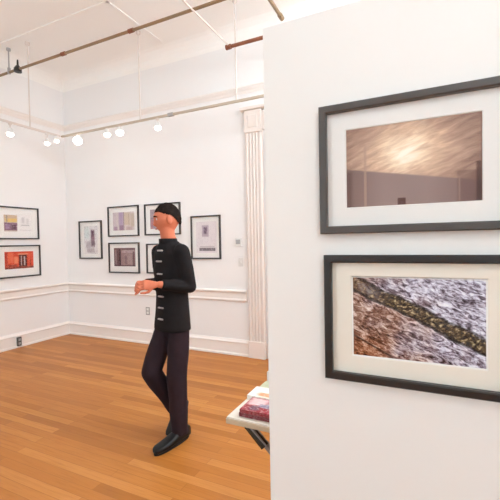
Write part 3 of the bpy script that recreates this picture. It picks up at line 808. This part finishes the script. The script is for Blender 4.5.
# gentle cloth folds
for v in jk.data.vertices:
    n = noise.noise(Vector((v.co.x*7, v.co.y*7, v.co.z*3)))
    v.co += v.normal*n*.006
# stand collar, hem band and the row of pale clasps down the front
bm = bmesh.new()
loft(bm, [(V(0, .03, 1.495), .074, .072), (V(0, .036, 1.535), .069, .068), (V(0, .036, 1.535), .062, .062), (V(0, .03, 1.495), .066, .066)], 32, False)
obj('collar', bm, M['jacket'], jk, True)
for z, f in ((1.445, .108), (1.365, .121), (1.27, .1155), (1.185, .1125), (1.10, .11), (1.015, .113), (.93, .117)):
    bm = bmesh.new(); box(bm, -.03, .03, -f-.010, -f+.004, z-.006, z+.006, .004); obj('clasp', bm, M['toggle'], jk)
# trousers
tb = bmesh.new()
loft(tb, [(V(0, 0, .79), .125, .088), (V(0, 0, .88), .125, .088), (V(0, 0, .96), .115, .08)])
for s in (1, -1):
    capsule(tb, [hip[s]+V(0, 0, -.02), hip[s].lerp(knee[s], .5), knee[s]], [.078, .082, .076])
    end = knee[s].lerp(ank[s], 1.06)
    tube(tb, [knee[s], knee[s].lerp(ank[s], .4), end], [.076, .071, .064], 20)
tr = remeshed('trousers', tb, .007, M['trousers'], per, 5)
for v in tr.data.vertices:
    n = noise.noise(Vector((v.co.x*9, v.co.y*9, v.co.z*6)))
    v.co += v.normal*n*.006
# shoes
def shoe(mtx):
    R = []; bm = bmesh.new()
    prof = [(-.085, .020, .030, .075), (-.078, .030, .012, .088), (-.04, .036, .012, .098), (0, .038, .012, .098), (.05, .041, .012, .082), (.10, .046, .012, .066), (.15, .047, .012, .056), (.185, .043, .012, .054), (.205, .034, .013, .046), (.215, .018, .018, .034)]
    for f, w, z0, z1 in prof:
        ring = []
        for q in range(20):
            a = 2*PI*q/20; c, s_ = math.cos(a), math.sin(a)
            e = .7
            ring.append(bm.verts.new(V(w*math.copysign(abs(c)**e, c), f, (z0+z1)/2+(z1-z0)/2*math.copysign(abs(s_)**e, s_))))
        R.append(ring)
    skin_rings(bm, R)
    bmesh.ops.transform(bm, verts=bm.verts, matrix=mtx)
    o = obj('shoe', bm, M['shoe'], per, True)
    bm = bmesh.new()
    pts = []
    for k_ in range(28):
        a = 2*PI*k_/28
        f = .066+.15*math.sin(a); w = (.038+.012*max(0, math.sin(a-.2)))*math.cos(a)
        pts.append((w, f))
    extrude_poly(bm, pts, lambda w, f: V(w, f, 0), lambda w, f: V(w, f, .02))
    bmesh.ops.transform(bm, verts=bm.verts, matrix=mtx)
    obj('sole', bm, M['sole'], o)
    bm = bmesh.new()
    for f in (.045, .065, .085):
        z = .093-(f-.03)*.42
        tube(bm, [V(-.02, f, z-.006), V(0, f, z), V(.02, f, z-.006)], .0025, 6)
    bmesh.ops.transform(bm, verts=bm.verts, matrix=mtx)
    obj('lace', bm, M['sole'], o)
    return o
s1 = shoe(Matrix.Translation(V(.088, .035, 0)) @ Matrix.Rotation(math.radians(4), 4, 'Z') @ Matrix.Diagonal((1.05, 1.12, 1.05, 1)))
bm = bmesh.new(); box(bm, -.01, .01, .074, .084, .068, .088, .002); obj('heel_tab', bm, M['plastic_white'], s1)
toe = ank[-1].copy()
shoe(Matrix.Translation(toe) @ Matrix.Rotation(math.radians(52), 4, 'X') @ Matrix.Translation(V(0, 0, -.10)))

# ------------------------------------------------------------------ light
w = bpy.data.worlds.new('World'); SC.world = w; w.use_nodes = True
nt = w.node_tree
bg = nt.nodes['Background']
bg.inputs[0].default_value = (.685, .89, .985, 1); bg.inputs[1].default_value = 4.5
# house spots over the display wall and the floor, on the near tracks behind the photographer
spot((.55, -.35, 3.12), (.3, PY, 2.1), 'spot lamp behind the photographer aimed at the display wall', gs, 38, .1, .05, 70)
t3 = thing('light_track', 'light track overhead behind the photographer', 'light track', (0, -.35, CZ))
local(t3, lambda bm: box(bm, -3.5, 2.5, -.364, -.336, TZ+.007, TZ+.033, .003), 'rail', M['rod'])
for x in (-3, 0, 2):
    local(t3, lambda bm: tube(bm, [(x, -.35, TZ+.02), (x, -.35, CZ+.001)], .008, 10), 'rod', M['rod'])

# unseen globe lamps, added to brighten both halves of the room
for x, y, lb in ((-3.4, -.9, 'added fill globe behind the photographer, nearer the left wall'), (1.6, -1.2, 'added fill globe behind the photographer, nearer the right wall'), (.35, 2.55, 'added fill globe in the far half of the room, behind the display wall'), (2.0, 3.0, 'added fill globe near the right wall, behind the display wall')):
    t = thing('fill_pendant', lb, 'added fill lamp', (x, y, CZ), 0, 'added fill globes')
    bm = bmesh.new(); tube(bm, [(0, 0, .001), (0, 0, -.03), (0, 0, -.05)], [.06, .06, .02], 20); obj('ceiling_rose', bm, M['rod'], t)
    bm = bmesh.new(); tube(bm, [(0, 0, -.04), (0, 0, -.75)], .008, 8); obj('rod', bm, M['rod'], t)
    bm = bmesh.new(); bmesh.ops.create_uvsphere(bm, u_segments=24, v_segments=16, radius=.16, matrix=Matrix.Translation((0, 0, -.9))); obj('globe', bm, M['globe'] if y < 0 else M['globe_bright'], t, True)

# ------------------------------------------------------------------ camera
cam = bpy.data.cameras.new('camera'); cam.sensor_width = 36; cam.sensor_fit = 'HORIZONTAL'
cam.lens = 369.04/500*36; cam.clip_start = .05
co = bpy.data.objects.new('camera', cam); COL.objects.link(co)
yaw, pitch, roll = -.4428, -.0227, -.0184
fwd = Vector((math.sin(yaw)*math.cos(pitch), math.cos(yaw)*math.cos(pitch), math.sin(pitch)))
right = Vector((math.cos(yaw), -math.sin(yaw), 0)); up = right.cross(fwd)
r2 = right*math.cos(roll)+up*math.sin(roll); u2 = -right*math.sin(roll)+up*math.cos(roll)
mt = Matrix((r2, u2, -fwd)).transposed().to_4x4(); mt.translation = (0, 0, 1.5)
co.matrix_world = mt
SC.camera = co
